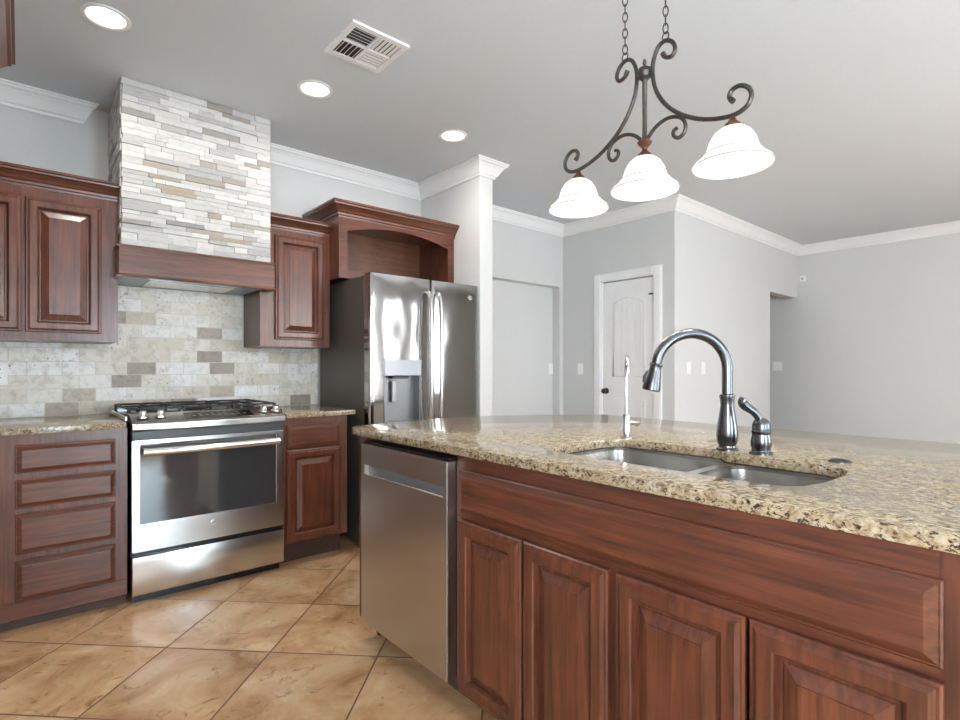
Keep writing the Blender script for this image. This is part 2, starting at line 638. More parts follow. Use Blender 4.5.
CROWN = [(0, CZ - 0.112), (0.012, CZ - 0.112), (0.016, CZ - 0.098), (0.026, CZ - 0.092), (0.034, CZ - 0.078), (0.052, CZ - 0.048), (0.068, CZ - 0.030), (0.080, CZ - 0.024), (0.084, CZ - 0.012), (0.092, CZ - 0.010), (0.092, CZ - 0.001), (0, CZ - 0.001)]
struct('trim_1', sweep(new(), [(XL, YL), (0.275, YL)], CROWN, end_skew=0.85), TRIM, smooth=False)
struct('trim_2', sweep(new(), [(1.145, YB), (2.62, YB), (2.62, 3.037), (2.75, 3.037), (2.75, YH), (XD, YH), (XD, YW), (XR, YW), (XR, REAR)], CROWN), TRIM)

# backsplash (part of the range wall)
b = new()
box(b, XL, 0.60, YB - 0.014, YL, 0.0, 1.322)
box(b, 0.60, 1.683, YB - 0.014, YB, 0.914, 1.322)
box(b, 0.405, 0.60, YB - 0.014, YL, 1.322, 1.70)
box(b, 0.60, 1.145, YB - 0.014, YB, 1.322, 1.70)
struct('wall_backsplash', b, SPLASH)

# ------------------------------------------------------------------ pantry door  (local frame: x to the viewer's right, front -y)
door = bpy.data.objects.new('door_1', None)
COL.objects.link(door)
door.location = (XD, DY1, 0)
door.rotation_euler = (0, 0, R90)
door['kind'] = 'structure'
DW_ = DY1 - DY0
slab = obj('door_slab', box(new(), 0.004, DW_ - 0.004, 0.015, 0.055, 0.008, DZ - 0.008), TRIM, door, False)
b = new()


def casing(x0, x1, z0, z1, vert):
    if vert:
        box(b, x0, x1, -0.018, 0.0, z0, z1, 0.004)
        box(b, x0 + 0.012, x1 - 0.012, -0.024, -0.017, z0, z1 - 0.012, 0.003)
    else:
        box(b, x0, x1, -0.018, 0.0, z0, z1, 0.004)
        box(b, x0 + 0.012, x1 - 0.012, -0.024, -0.017, z0 + 0.012, z1 - 0.012, 0.003)


casing(-0.088, 0.0, 0, DZ + 0.088, True)
casing(DW_, DW_ + 0.088, 0, DZ + 0.088, True)
casing(0.0, DW_, DZ, DZ + 0.088, False)
for a in ((0, 0.004, 0, DZ), (DW_ - 0.004, DW_, 0, DZ)):
    box(b, a[0], a[1], 0.0, 0.06, a[2], a[3])
obj('door_casing', b, TRIM, door)
b = new()


def arch(x0, x1, z0, z1, rise, n=10):
    pts = [(x0, z0), (x1, z0)]
    for i in range(n + 1):
        t = i / n
        pts.append((x1 + (x0 - x1) * t, z1 + rise * 4 * t * (1 - t)))
    return pts


def outline(x0, x1, z0, z1, rise):
    P = arch(x0, x1, z0, z1, rise)
    tube(b, [(a, 0.014, c) for a, c in P], 0.007, 6, closed=True)
    for i in range(4):
        xa = x0 + 0.025 + (x1 - x0 - 0.05) / 4 * i
        xb = xa + (x1 - x0 - 0.05) / 4 - 0.006
        f = lambda x: z1 - 0.03 + rise * 4 * ((x - x0) / (x1 - x0)) * (1 - (x - x0) / (x1 - x0))
        prism(b, [(xa, z0 + 0.03), (xb, z0 + 0.03), (xb, f(xb)), (xa, f(xa))], lambda a, c, d: (a, d, c), 0.010, 0.016)


outline(0.13, 0.49, 1.10, 1.83, 0.06)
outline(0.13, 0.49, 0.22, 0.87, 0.0)
obj('door_panels', b, TRIM, door)
b = new()
Mk = Matrix.Translation((0.048, 0.015, 0.95)) @ Matrix.Rotation(PI / 2, 4, 'X')
lathe(b, [(0.0, 0), (0.030, 0.0), (0.030, 0.006), (0.012, 0.010), (0.011, 0.028), (0.024, 0.036), (0.028, 0.048), (0.022, 0.060), (0, 0.064)], 20, Mk)
obj('door_knob', b, BRONZE, door)
for z in (0.25, 1.05, 1.85):
    b = new()
    tube(b, [(DW_ - 0.004, 0.004, z - 0.05), (DW_ - 0.004, 0.004, z + 0.05)], 0.008, 10)
    box(b, DW_ - 0.06, DW_ - 0.012, 0.006, 0.014, z + 0.034, z + 0.05)
    obj('hinge', b, BRONZE, door)


# ------------------------------------------------------------------ cabinet building blocks (local frame, front -y at the face)
def drawer_front(parent, x0, x1, z0, z1, y=0.0, mat=None, name='drawer_front'):
    b = new()
    rings(b, x0, x1, z0, z1, [(0, y - 0.002), (0, y - 0.009), (0.003, y - 0.012), (0.006, y - 0.012), (0.022, y - 0.0225), (0.024, y - 0.023)])
    return obj(name, b, mat or WH, parent, False)


def cab_door(parent, x0, x1, z0, z1, y=0.0, stile=0.055):
    b = new()
    y -= 0.003
    rings(b, x0, x1, z0, z1, [(0, y), (0, y - 0.012), (0.004, y - 0.016), (0.009, y - 0.016), (0.018, y - 0.022), (stile - 0.010, y - 0.022), (stile - 0.006, y - 0.018), (stile - 0.002, y - 0.008), (stile, y - 0.003)], cap=False)
    d = obj('door', b, WV, parent, False)
    b = new()
    s = stile
    rings(b, x0 + s, x1 - s, z0 + s, z1 - s, [(0, y - 0.002), (0.0, y - 0.004), (0.006, y - 0.004), (0.009, y - 0.007), (0.036, y - 0.0175), (0.037, y - 0.0205), (0.039, y - 0.0205)])
    obj('raised_panel', b, WV, d, False)
    return d


WCROWN = [(0, 0), (0.004, 0), (0.006, 0.012), (0.012, 0.016), (0.014, 0.030), (0.022, 0.036), (0.030, 0.050), (0.046, 0.070), (0.056, 0.076), (0.058, 0.086), (0.066, 0.090), (0.066, 0.104), (0, 0.104)]


def wcrown(parent, path, z, scale=1.0, mat=None):
    b = new()
    sweep(b, path, [(o * scale, z + h * scale) for o, h in WCROWN])
    return obj('crown_moulding', b, mat or WH, parent, False)


# ------------------------------------------------------------------ base cabinets on the range wall
FY = 3.16
cab = thing('base_cabinet', 'dark cherry base cabinet with four stacked drawers left of the range', 'cabinet', (0, FY, 0))
b = new()
box(b, XL + 0.002, 0.405, 0.0, 0.640, 0.062, 0.884)
obj('body', b, WV, cab, False)
obj('toe_board', box(new(), XL + 0.002, 0.405, 0.05, 0.065, 0.0, 0.062), TOE, cab, False)
obj('floor_strip', box(new(), XL + 0.002, 0.405, -0.006, 0.0, 0.056, 0.135, 0.002), WH, cab, False)
for z0, z1 in ((0.710, 0.835), (0.553, 0.681), (0.348, 0.526), (0.138, 0.319)):
    dr = drawer_front(cab, -0.016, 0.357, z0, z1, name='drawer')

cab = thing('base_cabinet', 'narrow cherry base cabinet between the range and the fridge, one drawer over one door', 'cabinet', (1.18, FY, 0))
b = new()
box(b, 0.003, 0.415, 0.0, 0.640, 0.128, 0.884)
obj('body', b, WV, cab, False)
obj('toe_board', box(new(), 0.003, 0.385, 0.075, 0.09, 0.0, 0.128), TOE, cab, False)
obj('toe_side', box(new(), 0.385, 0.40, 0.075, 0.640, 0.0, 0.128), TOE, cab, False)
drawer_front(cab, 0.02, 0.36, 0.703, 0.843, name='drawer')
cab_door(cab, 0.02, 0.366, 0.142, 0.690)


def slab_top(name, pts, z0, z1, label, mat, holes=(), bev=0.004):
    b = new()
    poly_hole(b, pts, list(holes), lambda a, c, d: (a, c, d), z0, z1)
    if bev:
        es = [e for e in b.edges if len(e.link_faces) == 2 and e.calc_face_angle(0) > 1.0]
        bmesh.ops.bevel(b, geom=es, offset=bev, segments=2, affect='EDGES', profile=0.6)
    return tag(obj(name, b, mat), label, 'countertop')


slab_top('countertop', [(XL + 0.002, 3.13), (0.398, 3.13), (0.398, YB - 0.015), (XL + 0.002, YB - 0.015)], 0.884, 0.914,
         'speckled granite countertop on the drawer cabinet left of the range', GRAN)
slab_top('countertop', [(1.192, 3.13), (1.635, 3.13), (1.652, 3.15), (1.652, YB - 0.015), (1.192, YB - 0.015)], 0.884, 0.914,
         'short granite countertop piece between the range and the fridge', GRAN)

# ------------------------------------------------------------------ upper cabinets
UY = 3.49
cab = thing('wall_cabinet', 'cherry wall cabinet with two raised-panel doors left of the stone hood', 'cabinet', (0, UY, 1.324))
obj('body', box(new(), -0.36, 0.405, 0.0, YL - UY - 0.002, 0.0, 0.775), WV, cab, False)
cab_door(cab, 0.020, 0.330, 0.040, 0.712)
cab_door(cab, -0.305, 0.006, 0.040, 0.712)
wcrown(cab, [(-0.36, 0.33), (-0.36, 0), (0.405, 0), (0.405, 0.0)][1:3], 0.762, 0.85)
obj('crown_top', box(new(), -0.36, 0.405, 0.0, YL - UY - 0.002, 0.775, 0.848), WH, cab, False)

cab = thing('wall_cabinet', 'single-door cherry wall cabinet between the stone hood and the fridge', 'cabinet', (1.145, UY, 1.324))
obj('body', box(new(), 0.014, 0.485, 0.0, YB - UY - 0.002, 0.0, 0.775), WV, cab, False)
cab_door(cab, 0.106, 0.440, 0.045, 0.725)
wcrown(cab, [(0.064, 0), (0.4845, 0)], 0.762, 0.85)
obj('crown_top', box(new(), 0.0, 0.4845, 0.0, YB - UY - 0.002, 0.775, 0.848), WH, cab, False)

# open cabinet over the fridge
AY = 3.35
cab = thing('open_cabinet', 'open cherry cabinet with an arched front above the fridge', 'cabinet', (1.632, AY, 1.795))
Wd, Hd, Dp = 0.984, 0.455, YB - AY - 0.002
P = [(0.062, 0.057), (0.925, 0.057), (0.925, 0.325)] + [(0.925 - 0.863 * t / 16, 0.325 + 0.062 * (1 - (2 * t / 16 - 1) ** 2)) for t in range(1, 16)] + [(0.062, 0.325)]
b = new()
poly_hole(b, [(0, 0), (Wd, 0), (Wd, Hd), (0, Hd)], [P], lambda a, c, d: (a, d, c), 0.0, 0.02)
obj('face_frame', b, WH, cab, False)
obj('side_panel', box(new(), 0, 0.018, 0.02, Dp, 0, Hd), WV, cab, False)
obj('side_panel', box(new(), Wd - 0.018, Wd, 0.02, Dp, 0, Hd), WV, cab, False)
obj('shelf_bottom', box(new(), 0.018, Wd - 0.018, 0.02, Dp - 0.012, 0.015, 0.057), WIN, cab, False)
obj('top_panel', box(new(), 0.018, Wd - 0.018, 0.02, Dp, Hd - 0.018, Hd), WIN, cab, False)
b = new()
box(b, 0.018, Wd - 0.018, Dp - 0.012, Dp, 0.0, Hd - 0.018)
obj('back_panel', b, WIN, cab, False)
wcrown(cab, [(0, Dp), (0, 0), (Wd, 0), (Wd, Dp)], Hd - 0.045, 0.98)
obj('crown_top', box(new(), 0.0, Wd, 0.0, Dp, Hd, Hd + 0.056), WH, cab, False)

# deep cabinet high on the left wall
cab = thing('overhead_cabinet', 'brown overhead cabinet with crown moulding at the upper left corner', 'cabinet', (-0.082, 2.575, 1.79), PI / 2)
# local x -> +Y, front (-y) -> +X
obj('body', box(new(), -1.0, 0.0, 0.0, 0.636, 0.0, 0.455), WV, cab, False)
cab_door(cab, -0.97, -0.51, 0.03, 0.41)
cab_door(cab, -0.49, -0.03, 0.03, 0.41)
wcrown(cab, [(-1.0, 0), (0.0, 0), (0.0, 0.636)], 0.43, 1.05)
obj('crown_top', box(new(), -1.0, 0.0, 0.0, 0.636, 0.455, 0.538), WH, cab, False)

# ------------------------------------------------------------------ range hood
hood = thing('range_hood', 'white ledger-stone range hood with a cherry wood band above the range', 'hood', (0.80, 3.40, 1.67))
HX0, HX1 = 0.412 - 0.80, 1.193 - 0.80
zt = CZ - 1.67 - 0.001
b = new()
box(b, HX0 + 0.006, HX1 - 0.006, 0.008, 0.088, 0.168, zt)
box(b, HX0 + 0.006, 0.342, 0.088, YB - 3.40 - 0.001, 0.168, zt)
box(b, HX0 + 0.006, 0.60 - 0.802, YB - 3.41, YL - 3.40 - 0.001, 0.168, zt)
obj('chimney_core', b, plain('grey_mortar', lin(150, 148, 144), 0.9), hood, False)
b = new()
rs = random.Random(11)
z = 0.172
row = 0
while z < zt - 0.005:
    h = rs.choice([0.022, 0.026, 0.030, 0.034, 0.036])
    if zt - (z + h) < 0.02:
        h = zt - z
    x = HX0
    while x < HX1 - 0.001:
        ln = rs.uniform(0.06, 0.24)
        if HX1 - (x + ln) < 0.05:
            ln = HX1 - x
        dep = rs.uniform(0.0, 0.007)
        x0 = x if x > HX0 + 0.001 else x - rs.uniform(-0.003, 0.004)
        x1 = x + ln if x + ln < HX1 - 0.001 else HX1
        box(b, x0, x1 - 0.0008, -dep, 0.02, z, z + h - 0.0008, 0.0012)
        x += ln
    # left return
    y = 0.021
    while y < YL - 3.40 - 0.002:
        ln = rs.uniform(0.06, 0.2)
        if YL - 3.40 - (y + ln) < 0.05:
            ln = YL - 3.40 - 0.002 - y
        dep = rs.uniform(0.0, 0.008)
        box(b, HX0 - dep, HX0 + 0.02, y, y + ln - 0.0008, z, z + h - 0.0008, 0.0012)
        y += ln
    z += h
obj('stone_cladding', b, LEDGER, hood, False)
b = new()
bx0, bx1 = 0.396 - 0.80, 1.209 - 0.80
box(b, bx0, bx1, -0.028, 0.0, 0.008, 0.158)
box(b, bx0, bx0 + 0.02, 0.0, 0.085, 0.008, 0.158)
box(b, bx1 - 0.02, bx1, 0.0, 0.085, 0.008, 0.158)
obj('wood_band', b, WH, hood, False)
b = new()
sweep(b, [(bx0, 0.085), (bx0, -0.028), (bx1, -0.028), (bx1, 0.085)], [(0, 0.156), (0.010, 0.156), (0.012, 0.163), (0.006, 0.169), (0, 0.169), (-0.02, 0.169), (-0.02, 0.156)])
obj('top_bead', b, WH, hood, False)
b = new()
sweep(b, [(bx0, 0.085), (bx0, -0.028), (bx1, -0.028), (bx1, 0.085)], [(0, 0.0), (0.011, 0.0), (0.013, 0.007), (0.007, 0.013), (0, 0.013), (-0.02, 0.013), (-0.02, 0.0)])
obj('bottom_bead', b, WH, hood, False)
b = new()
box(b, bx0 + 0.02, bx1 - 0.02, 0.0, 0.085, 0.005, 0.020)
box(b, 0.412 - 0.80, 1.142 - 0.80, 0.085, YB - 3.40 - 0.016, 0.005, 0.020)
ln_ = obj('liner', b, LINER, hood, False, 'pale blue-grey underside panel')
b = new()
box(b, -0.25, 0.20, 0.06, 0.32, 0.0, 0.005)
obj('filter', b, SS, ln_, False)

# ------------------------------------------------------------------ range
rg = thing('range', 'stainless steel slide-in gas range with black cooktop below the stone hood', 'range', (0.797, 3.12, 0))
hw = 0.377
obj('body', box(new(), -hw, hw, 0.045, 0.66, 0.035, 0.905), BLACK, rg, False)
obj('kick_plate', box(new(), -hw + 0.01, hw - 0.01, 0.05, 0.06, 0.0, 0.05), BLACK, rg, False)
b = new()
box(b, -hw, hw, 0.0, 0.045, 0.048, 0.238, 0.006, 2)
obj('drawer', b, SS, rg)
od = None
b = new()
poly_hole(b, [(-hw, 0.263), (hw, 0.263), (hw, 0.820), (-hw, 0.820)], [[(-0.343, 0.400), (0.330, 0.400), (0.330, 0.800), (-0.343, 0.800)]], lambda a, c, d: (a, d, c), 0.045, 0.0)
es = [e for e in b.edges if len(e.link_faces) == 2 and e.calc_face_angle(0) > 1.0]
bmesh.ops.bevel(b, geom=es, offset=0.003, segments=2, affect='EDGES')
od = obj('oven_door', b, SS, rg)
obj('window', box(new(), -0.343, 0.330, 0.004, 0.03, 0.400, 0.800), GLASS, od, False)
obj('door_top_trim', box(new(), -hw, hw, 0.002, 0.045, 0.821, 0.866, 0.003), DGREY, od, False)
b = new()
P = spline([(-0.335, -0.052, 0.766), (-0.16, -0.064, 0.766), (0.0, -0.068, 0.766), (0.16, -0.064, 0.766), (0.330, -0.052, 0.766)], 6)
tube(b, P, 0.019, 14)
for s in (-0.315, 0.31):
    tube(b, [(s, -0.05, 0.766), (s, 0.002, 0.772)], 0.011, 10)
obj('handle', b, BRIGHT, od)


def emblem(parent, M, r, mat=BRIGHT):
    b = new()
    lathe(b, [(0, 0), (r, 0), (r, 0.003), (r * 0.82, 0.004), (r * 0.78, 0.0025), (0, 0.0025)], 24, M)
    e = obj('emblem', b, mat, parent)
    cu = bpy.data.curves.new('emblem_lettering', 'FONT')
    cu.body = 'GE'
    cu.align_x = 'CENTER'
    cu.align_y = 'CENTER'
    cu.size = r * 1.0
    cu.extrude = 0.0006
    tmp = bpy.data.objects.new('tmp', cu)
    COL.objects.link(tmp)
    dg = bpy.context.evaluated_depsgraph_get()
    me = bpy.data.meshes.new_from_object(tmp.evaluated_get(dg))
    bpy.data.objects.remove(tmp)
    me.transform(M @ Matrix.Translation((0, 0, 0.003)))
    me.materials.clear()
    me.materials.append(DGREY)
    o = bpy.data.objects.new('emblem_lettering', me)
    COL.objects.link(o)
    o.parent = e
    return e


MF = Matrix.Rotation(PI / 2, 4, 'X')     # local z -> -y (towards the viewer)
em = emblem(rg, Matrix.Translation((-0.004, 0.001, 0.350)) @ MF, 0.016)
# vent slot between the door and the drawer
b = new()
box(b, -hw + 0.005, hw - 0.005, 0.02, 0.045, 0.238, 0.263)
obj('vent_gap', b, BLACK, rg, False)
# bowed control panel
n = 14
bow = lambda x: -0.018 - 0.030 * (1 - (x / hw) ** 2)
b = new()
front = [(-hw + 2 * hw * i / n) for i in range(n + 1)]
prof = lambda x: [(0.06, 0.868), (bow(x) + 0.012, 0.868), (bow(x), 0.876), (bow(x), 0.902), (bow(x) + 0.006, 0.908), (0.125, 0.952), (0.125, 0.868)]
loops = [[b.verts.new((x, y, z)) for y, z in prof(x)] for x in front]
for A, B in zip(loops, loops[1:]):
    for i in range(7):
        j = (i + 1) % 7
        b.faces.new((A[i], A[j], B[j], B[i]))
b.faces.new(loops[0])
b.faces.new(list(reversed(loops[-1])))
bmesh.ops.recalc_face_normals(b, faces=b.faces[:])
cp = obj('control_panel', b, SS, rg)
sl = math.atan2(0.044, 0.160)
MP = Matrix.Translation((0, 0.040, 0.9300)) @ Matrix.Rotation(sl, 4, 'X')


def on_panel(bm):
    bmesh.ops.transform(bm, matrix=MP, verts=bm.verts[:])
    return bm


obj('display', on_panel(box(new(), -0.135, 0.205, -0.045, 0.045, -0.004, 0.0015)), DISPLAY, cp, False)
b = new()
for i in range(9):
    box(b, -0.10 + i * 0.032, -0.085 + i * 0.032, -0.012, -0.006, 0.001, 0.0022)
    if i % 2:
        box(b, -0.10 + i * 0.032, -0.088 + i * 0.032, 0.012, 0.018, 0.001, 0.0022)
obj('display_marks', on_panel(b), SGREY, cp, False)
for kx in (-0.325, -0.247, 0.272, 0.342):
    b = new()
    lathe(b, [(0, 0.0), (0.024, 0.0), (0.025, 0.006), (0.019, 0.010), (0.017, 0.028), (0.014, 0.034), (0, 0.035)], 24, MP @ Matrix.Translation((kx, 0.0, 0)))
    bmk = obj('knob', b, BRIGHT, rg)
    b = new()
    lathe(b, [(0.0, 0.0), (0.027, 0.0), (0.028, 0.004), (0.0245, 0.0055), (0, 0.0055)], 24, MP @ Matrix.Translation((kx, 0.0, 0.0)))
    obj('knob_skirt', b, DGREY, bmk)
# cooktop
b = new()
box(b, -0.398, 0.398, 0.122, 0.675, 0.914, 0.934, 0.004, 2)
ct = obj('cooktop', b, BLACK, rg)
b = new()
for x0, x1 in ((-0.399, -0.388), (0.388, 0.399)):
    box(b, x0, x1, 0.06, 0.676, 0.915, 0.940, 0.003)
box(b, -0.388, 0.388, 0.655, 0.676, 0.915, 0.946, 0.003)
obj('cooktop_rim', b, SS, ct)
for bx, by, r in ((-0.25, 0.24, 0.05), (-0.25, 0.52, 0.04), (0.0, 0.39, 0.055), (0.25, 0.24, 0.045), (0.25, 0.52, 0.04)):
    b = new()
    lathe(b, [(0, 0.934), (r, 0.934), (r, 0.944), (r * 0.75, 0.948), (r * 0.7, 0.956), (0, 0.957)], 24, Matrix.Translation((bx, by, 0)))
    obj('burner', b, IRON, ct)
for gx in (-0.255, 0.0, 0.255):
    b = new()
    w, y0, y1, z = 0.122, 0.145, 0.640, 0.974
    for y in (y0, (y0 + y1) / 2, y1):
        box(b, gx - w, gx + w, y - 0.006, y + 0.006, z - 0.010, z, 0.002)
    for x in (gx - w + 0.006, gx, gx + w - 0.006):
        box(b, x - 0.006, x + 0.006, y0, y1, z - 0.010, z, 0.002)
    for x in (gx - w + 0.006, gx + w - 0.006):
        for y in (y0, y1):
            box(b, x - 0.007, x + 0.007, y - 0.007, y + 0.007, 0.934, z - 0.004)
    obj('grate', b, IRON, ct, False)

# ------------------------------------------------------------------ fridge
fr = thing('refrigerator', 'slate stainless side-by-side refrigerator with an ice dispenser', 'refrigerator', (1.688, 3.035, 0))
FW, FH = 0.914, 1.795
b = new()
box(b, 0.0, FW, 0.072, 0.74, 0.03, FH - 0.012, 0.004)
obj('case', b, FSIDE, fr)
for x in (0.05, FW - 0.05):
    for y in (0.12, 0.68):
        b = new()
        lathe(b, [(0, 0), (0.02, 0), (0.02, 0.03), (0, 0.03)], 12, Matrix.Translation((x, y, 0)))
        obj('foot', b, BLACK, fr)
obj('grille', box(new(), 0.01, FW - 0.01, 0.03, 0.072, 0.03, 0.085), DGREY, fr, False)
for x in (0.03, FW - 0.10):
    obj('hinge_cover', box(new(), x, x + 0.07, 0.072, 0.16, FH - 0.012, FH + 0.004, 0.004), DGREY, fr)


def fridge_door(x0, x1, bow_, hole=None):
    """door with a gently bowed front; hole = (x0, x1, z0, z1) for the dispenser recess"""
    b = new()
    xs = sorted(set([x0, x0 + 0.006, x0 + 0.014] + [x0 + (x1 - x0) * i / 16 for i in range(1, 16)] + [x1 - 0.014, x1 - 0.006, x1] + ([hole[0], hole[1]] if hole else [])))
    zs = sorted(set([0.09, 0.098, FH - 0.008, FH] + ([hole[2], hole[3]] if hole else [])))
    def fy(x):
        t = (x - x0) / (x1 - x0) * 2 - 1
        e = min(x - x0, x1 - x)
        c = 0.012 * max(0, 1 - e / 0.014) ** 2
        return -bow_ * (1 - t * t) + c
    g = [[b.verts.new((x, fy(x), z)) for z in zs] for x in xs]
    back = 0.068
    gb = [[b.verts.new((x, back, z)) for z in zs] for x in xs]
    for i in range(len(xs) - 1):
        for j in range(len(zs) - 1):
            inside = hole and xs[i] >= hole[0] - 1e-6 and xs[i + 1] <= hole[1] + 1e-6 and zs[j] >= hole[2] - 1e-6 and zs[j + 1] <= hole[3] + 1e-6
            if not inside:
                b.faces.new((g[i][j], g[i + 1][j], g[i + 1][j + 1], g[i][j + 1]))
            b.faces.new((gb[i][j], gb[i][j + 1], gb[i + 1][j + 1], gb[i + 1][j]))
    for i in range(len(xs) - 1):
        b.faces.new((g[i][0], gb[i][0], gb[i + 1][0], g[i + 1][0]))
        b.faces.new((g[i][-1], g[i + 1][-1], gb[i + 1][-1], gb[i][-1]))
    for j in range(len(zs) - 1):
        b.faces.new((g[0][j], g[0][j + 1], gb[0][j + 1], gb[0][j]))
        b.faces.new((g[-1][j], gb[-1][j], gb[-1][j + 1], g[-1][j + 1]))
    bmesh.ops.recalc_face_normals(b, faces=b.faces[:])
    return obj('door', b, SSV, fr)


XG = 0.482
HX = (0.104, 0.382, 0.815, 1.238)
dl = fridge_door(0.0, XG - 0.003, 0.0045, HX)
drr = fridge_door(XG + 0.003, FW, 0.002)
# dispenser
b = new()
box(b, HX[0], HX[1], 0.062, 0.067, HX[2], HX[3])
box(b, HX[0], HX[0] + 0.006, -0.010, 0.062, HX[2], HX[3])
box(b, HX[1] - 0.006, HX[1], -0.010, 0.062, HX[2], HX[3])
box(b, HX[0], HX[1], -0.012, 0.062, HX[2], HX[2] + 0.012)
dp = obj('dispenser', b, RECESS, dl, False)
b = new()
box(b, HX[0] - 0.004, HX[1] + 0.004, -0.022, 0.05, 1.131, HX[3], 0.003)
obj('control_strip', b, SGREY, dp, False)
b = new()
box(b, 0.185, 0.222, 0.030, 0.044, 0.955, 1.10, 0.004)
obj('paddle', b, SGREY, dp)
obj('nozzle_block', box(new(), 0.17, 0.30, 0.0, 0.05, 1.112, 1.131, 0.004), DGREY, dp)
for x, d in ((XG - 0.042, dl), (XG + 0.042, drr)):
    b = new()
    P = spline([(x, 0.0, 0.80), (x, -0.045, 0.83), (x, -0.062, 1.0), (x, -0.068, 1.26), (x, -0.062, 1.52), (x, -0.045, 1.68), (x, 0.0, 1.71)], 6)
    tube(b, P, 0.014, 12)
    obj('handle', b, SS, d)
em = emblem(fr, Matrix.Translation((FW - 0.085, -0.0035, 1.700)) @ MF, 0.017)

# ------------------------------------------------------------------ island
isl = thing('island_cabinet', 'cherry kitchen island cabinet with a long false drawer and four raised-panel doors', 'cabinet', (1.14, 2.115, 0), R90)
# local x = 2.115 - Y ; local y = X - 1.14
IL = 2.30
b = new()
fz0, fz1 = 0.098, 0.883
box(b, 0.0, 0.058, -0.012, 0.60, 0.098, fz1)               # end panel left of the dishwasher
box(b, 0.020, 0.040, 0.06, 0.60, 0.0, 0.098)
obj('end_panel', b, WV, isl, False)
obj('stile', box(new(), 0.672, 0.705, 0.0, 0.02, fz0, fz1), WV, isl, False)
obj('top_rail', box(new(), 0.705, 1.945, 0.0, 0.02, 0.830, fz1), WH, isl, False)
obj('middle_rail', box(new(), 0.705, 1.945, 0.0, 0.02, 0.655, 0.70), WH, isl, False)
obj('bottom_rail', box(new(), 0.705, 1.945, 0.0, 0.02, fz0, 0.112), WH, isl, False)
obj('stile', box(new(), 1.295, 1.335, 0.0, 0.02, 0.112, 0.655), WV, isl, False)
obj('stile', box(new(), 1.945, IL, 0.0, 0.02, fz0, fz1), WV, isl, False)
obj('filler_strip', box(new(), 0.058, 0.672, 0.04, 0.055, 0.862, fz1), WH, isl, False)
b = new()
box(b, 0.672, 0.69, 0.02, 0.60, 0.098, fz1)
box(b, IL - 0.018, IL, 0.02, 0.60, 0.098, fz1)
box(b, 0.69, IL - 0.018, 0.02, 0.60, 0.098, 0.116)
box(b, 0.0, IL, 0.60, 1.0, 0.0, fz1)
obj('carcass', b, WV, isl, False)
obj('toe_board', box(new(), 0.672, IL, 0.08, 0.095, 0.0, 0.098), TOE, isl, False)
drawer_front(isl, 0.700, 1.951, 0.692, 0.836, name='false_drawer_front')
for x0, x1 in ((0.700, 0.998), (1.006, 1.305), (1.329, 1.642), (1.650, 1.952)):
    cab_door(isl, x0, x1, 0.088, 0.670)

# island countertop with the sink cut-out
def rrect(x0, x1, y0, y1, r, n=5):
    out = []
    for cx, cy, a0 in ((x1 - r, y1 - r, 0), (x0 + r, y1 - r, PI / 2), (x0 + r, y0 + r, PI), (x1 - r, y0 + r, 3 * PI / 2)):
        for i in range(n + 1):
            a = a0 + PI / 2 * i / n
            out.append((cx + r * math.cos(a), cy + r * math.sin(a)))
    return out


outer = [(1.125, -0.26), (1.125, 2.15), (1.135, 2.20), (1.165, 2.235), (1.25, 2.258), (1.45, 2.285), (1.68, 2.30), (1.80, 2.295), (1.95, 2.25), (2.16, 2.155), (2.36, 2.03), (2.50, 1.94), (2.55, 1.88), (2.56, 1.80), (2.545, 1.6), (2.53, 1.2), (2.52, 0.6), (2.52, -0.26)]
hole = [(1.30, 0.50), (1.302, 1.12), (1.315, 1.165), (1.35, 1.195), (1.42, 1.205), (1.62, 1.205), (1.69, 1.19), (1.725, 1.155), (1.735, 1.10), (1.735, 0.84), (1.725, 0.80), (1.70, 0.785), (1.685, 0.76), (1.685, 0.52), (1.67, 0.455), (1.63, 0.425), (1.56, 0.415), (1.42, 0.42), (1.345, 0.44), (1.31, 0.47)]
slab_top('island_countertop', outer, 0.884, 0.914, 'large speckled beige granite island countertop around the sink', GRAN, [hole], 0.005)

# sink
sk = thing('sink', 'double-bowl undermount stainless steel sink in the island countertop', 'sink', (1.5, 0.8, 0.68))
oz = -0.68


def bowl(name, x0, x1, y0, y1, depth):
    b = new()
    zt_, zb = 0.872 + oz, 0.872 - depth + oz
    prof = [(0.0, zt_, 0.06), (0.004, zt_ - 0.05, 0.06), (0.010, zb + 0.03, 0.055), (0.018, zb + 0.01, 0.05), (0.035, zb, 0.04)]
    loops = []
    for ins, z, r in prof:
        loops.append([b.verts.new((px - 1.5, py - 0.8, z)) for px, py in rrect(x0 + ins, x1 - ins, y0 + ins, y1 - ins, r)])
    for A, B in zip(loops, loops[1:]):
        k = len(A)
        for i in range(k):
            j = (i + 1) % k
            b.faces.new((A[i], A[j], B[j], B[i]))
    b.faces.new(loops[-1])
    for f in b.faces:
        f.normal_update()
    bw = obj(name, b, SINKM, sk)
    cx, cy = (x0 + x1) / 2 - 1.5, (y0 + y1) / 2 - 0.8
    b = new()
    lathe(b, [(0.0, zb + 0.001), (0.03, zb + 0.001), (0.042, zb + 0.004), (0.045, zb + 0.001)], 24, Matrix.Translation((cx, cy, 0)))
    obj('drain', b, BRIGHT, bw)


LB = (1.305, 1.728, 0.772, 1.198)
RB = (1.310, 1.680, 0.425, 0.742)
bowl('bowl', *LB, 0.19)
bowl('bowl', *RB, 0.17)
b = new()
poly_hole(b, [(1.27, 0.39), (1.765, 0.39), (1.765, 1.235), (1.27, 1.235)], [rrect(*LB, 0.06), rrect(*RB, 0.06)], lambda a, c, d: (a - 1.5, c - 0.8, d), 0.8705 + oz, 0.8825 + oz)
obj('rim', b, SINKM, sk)

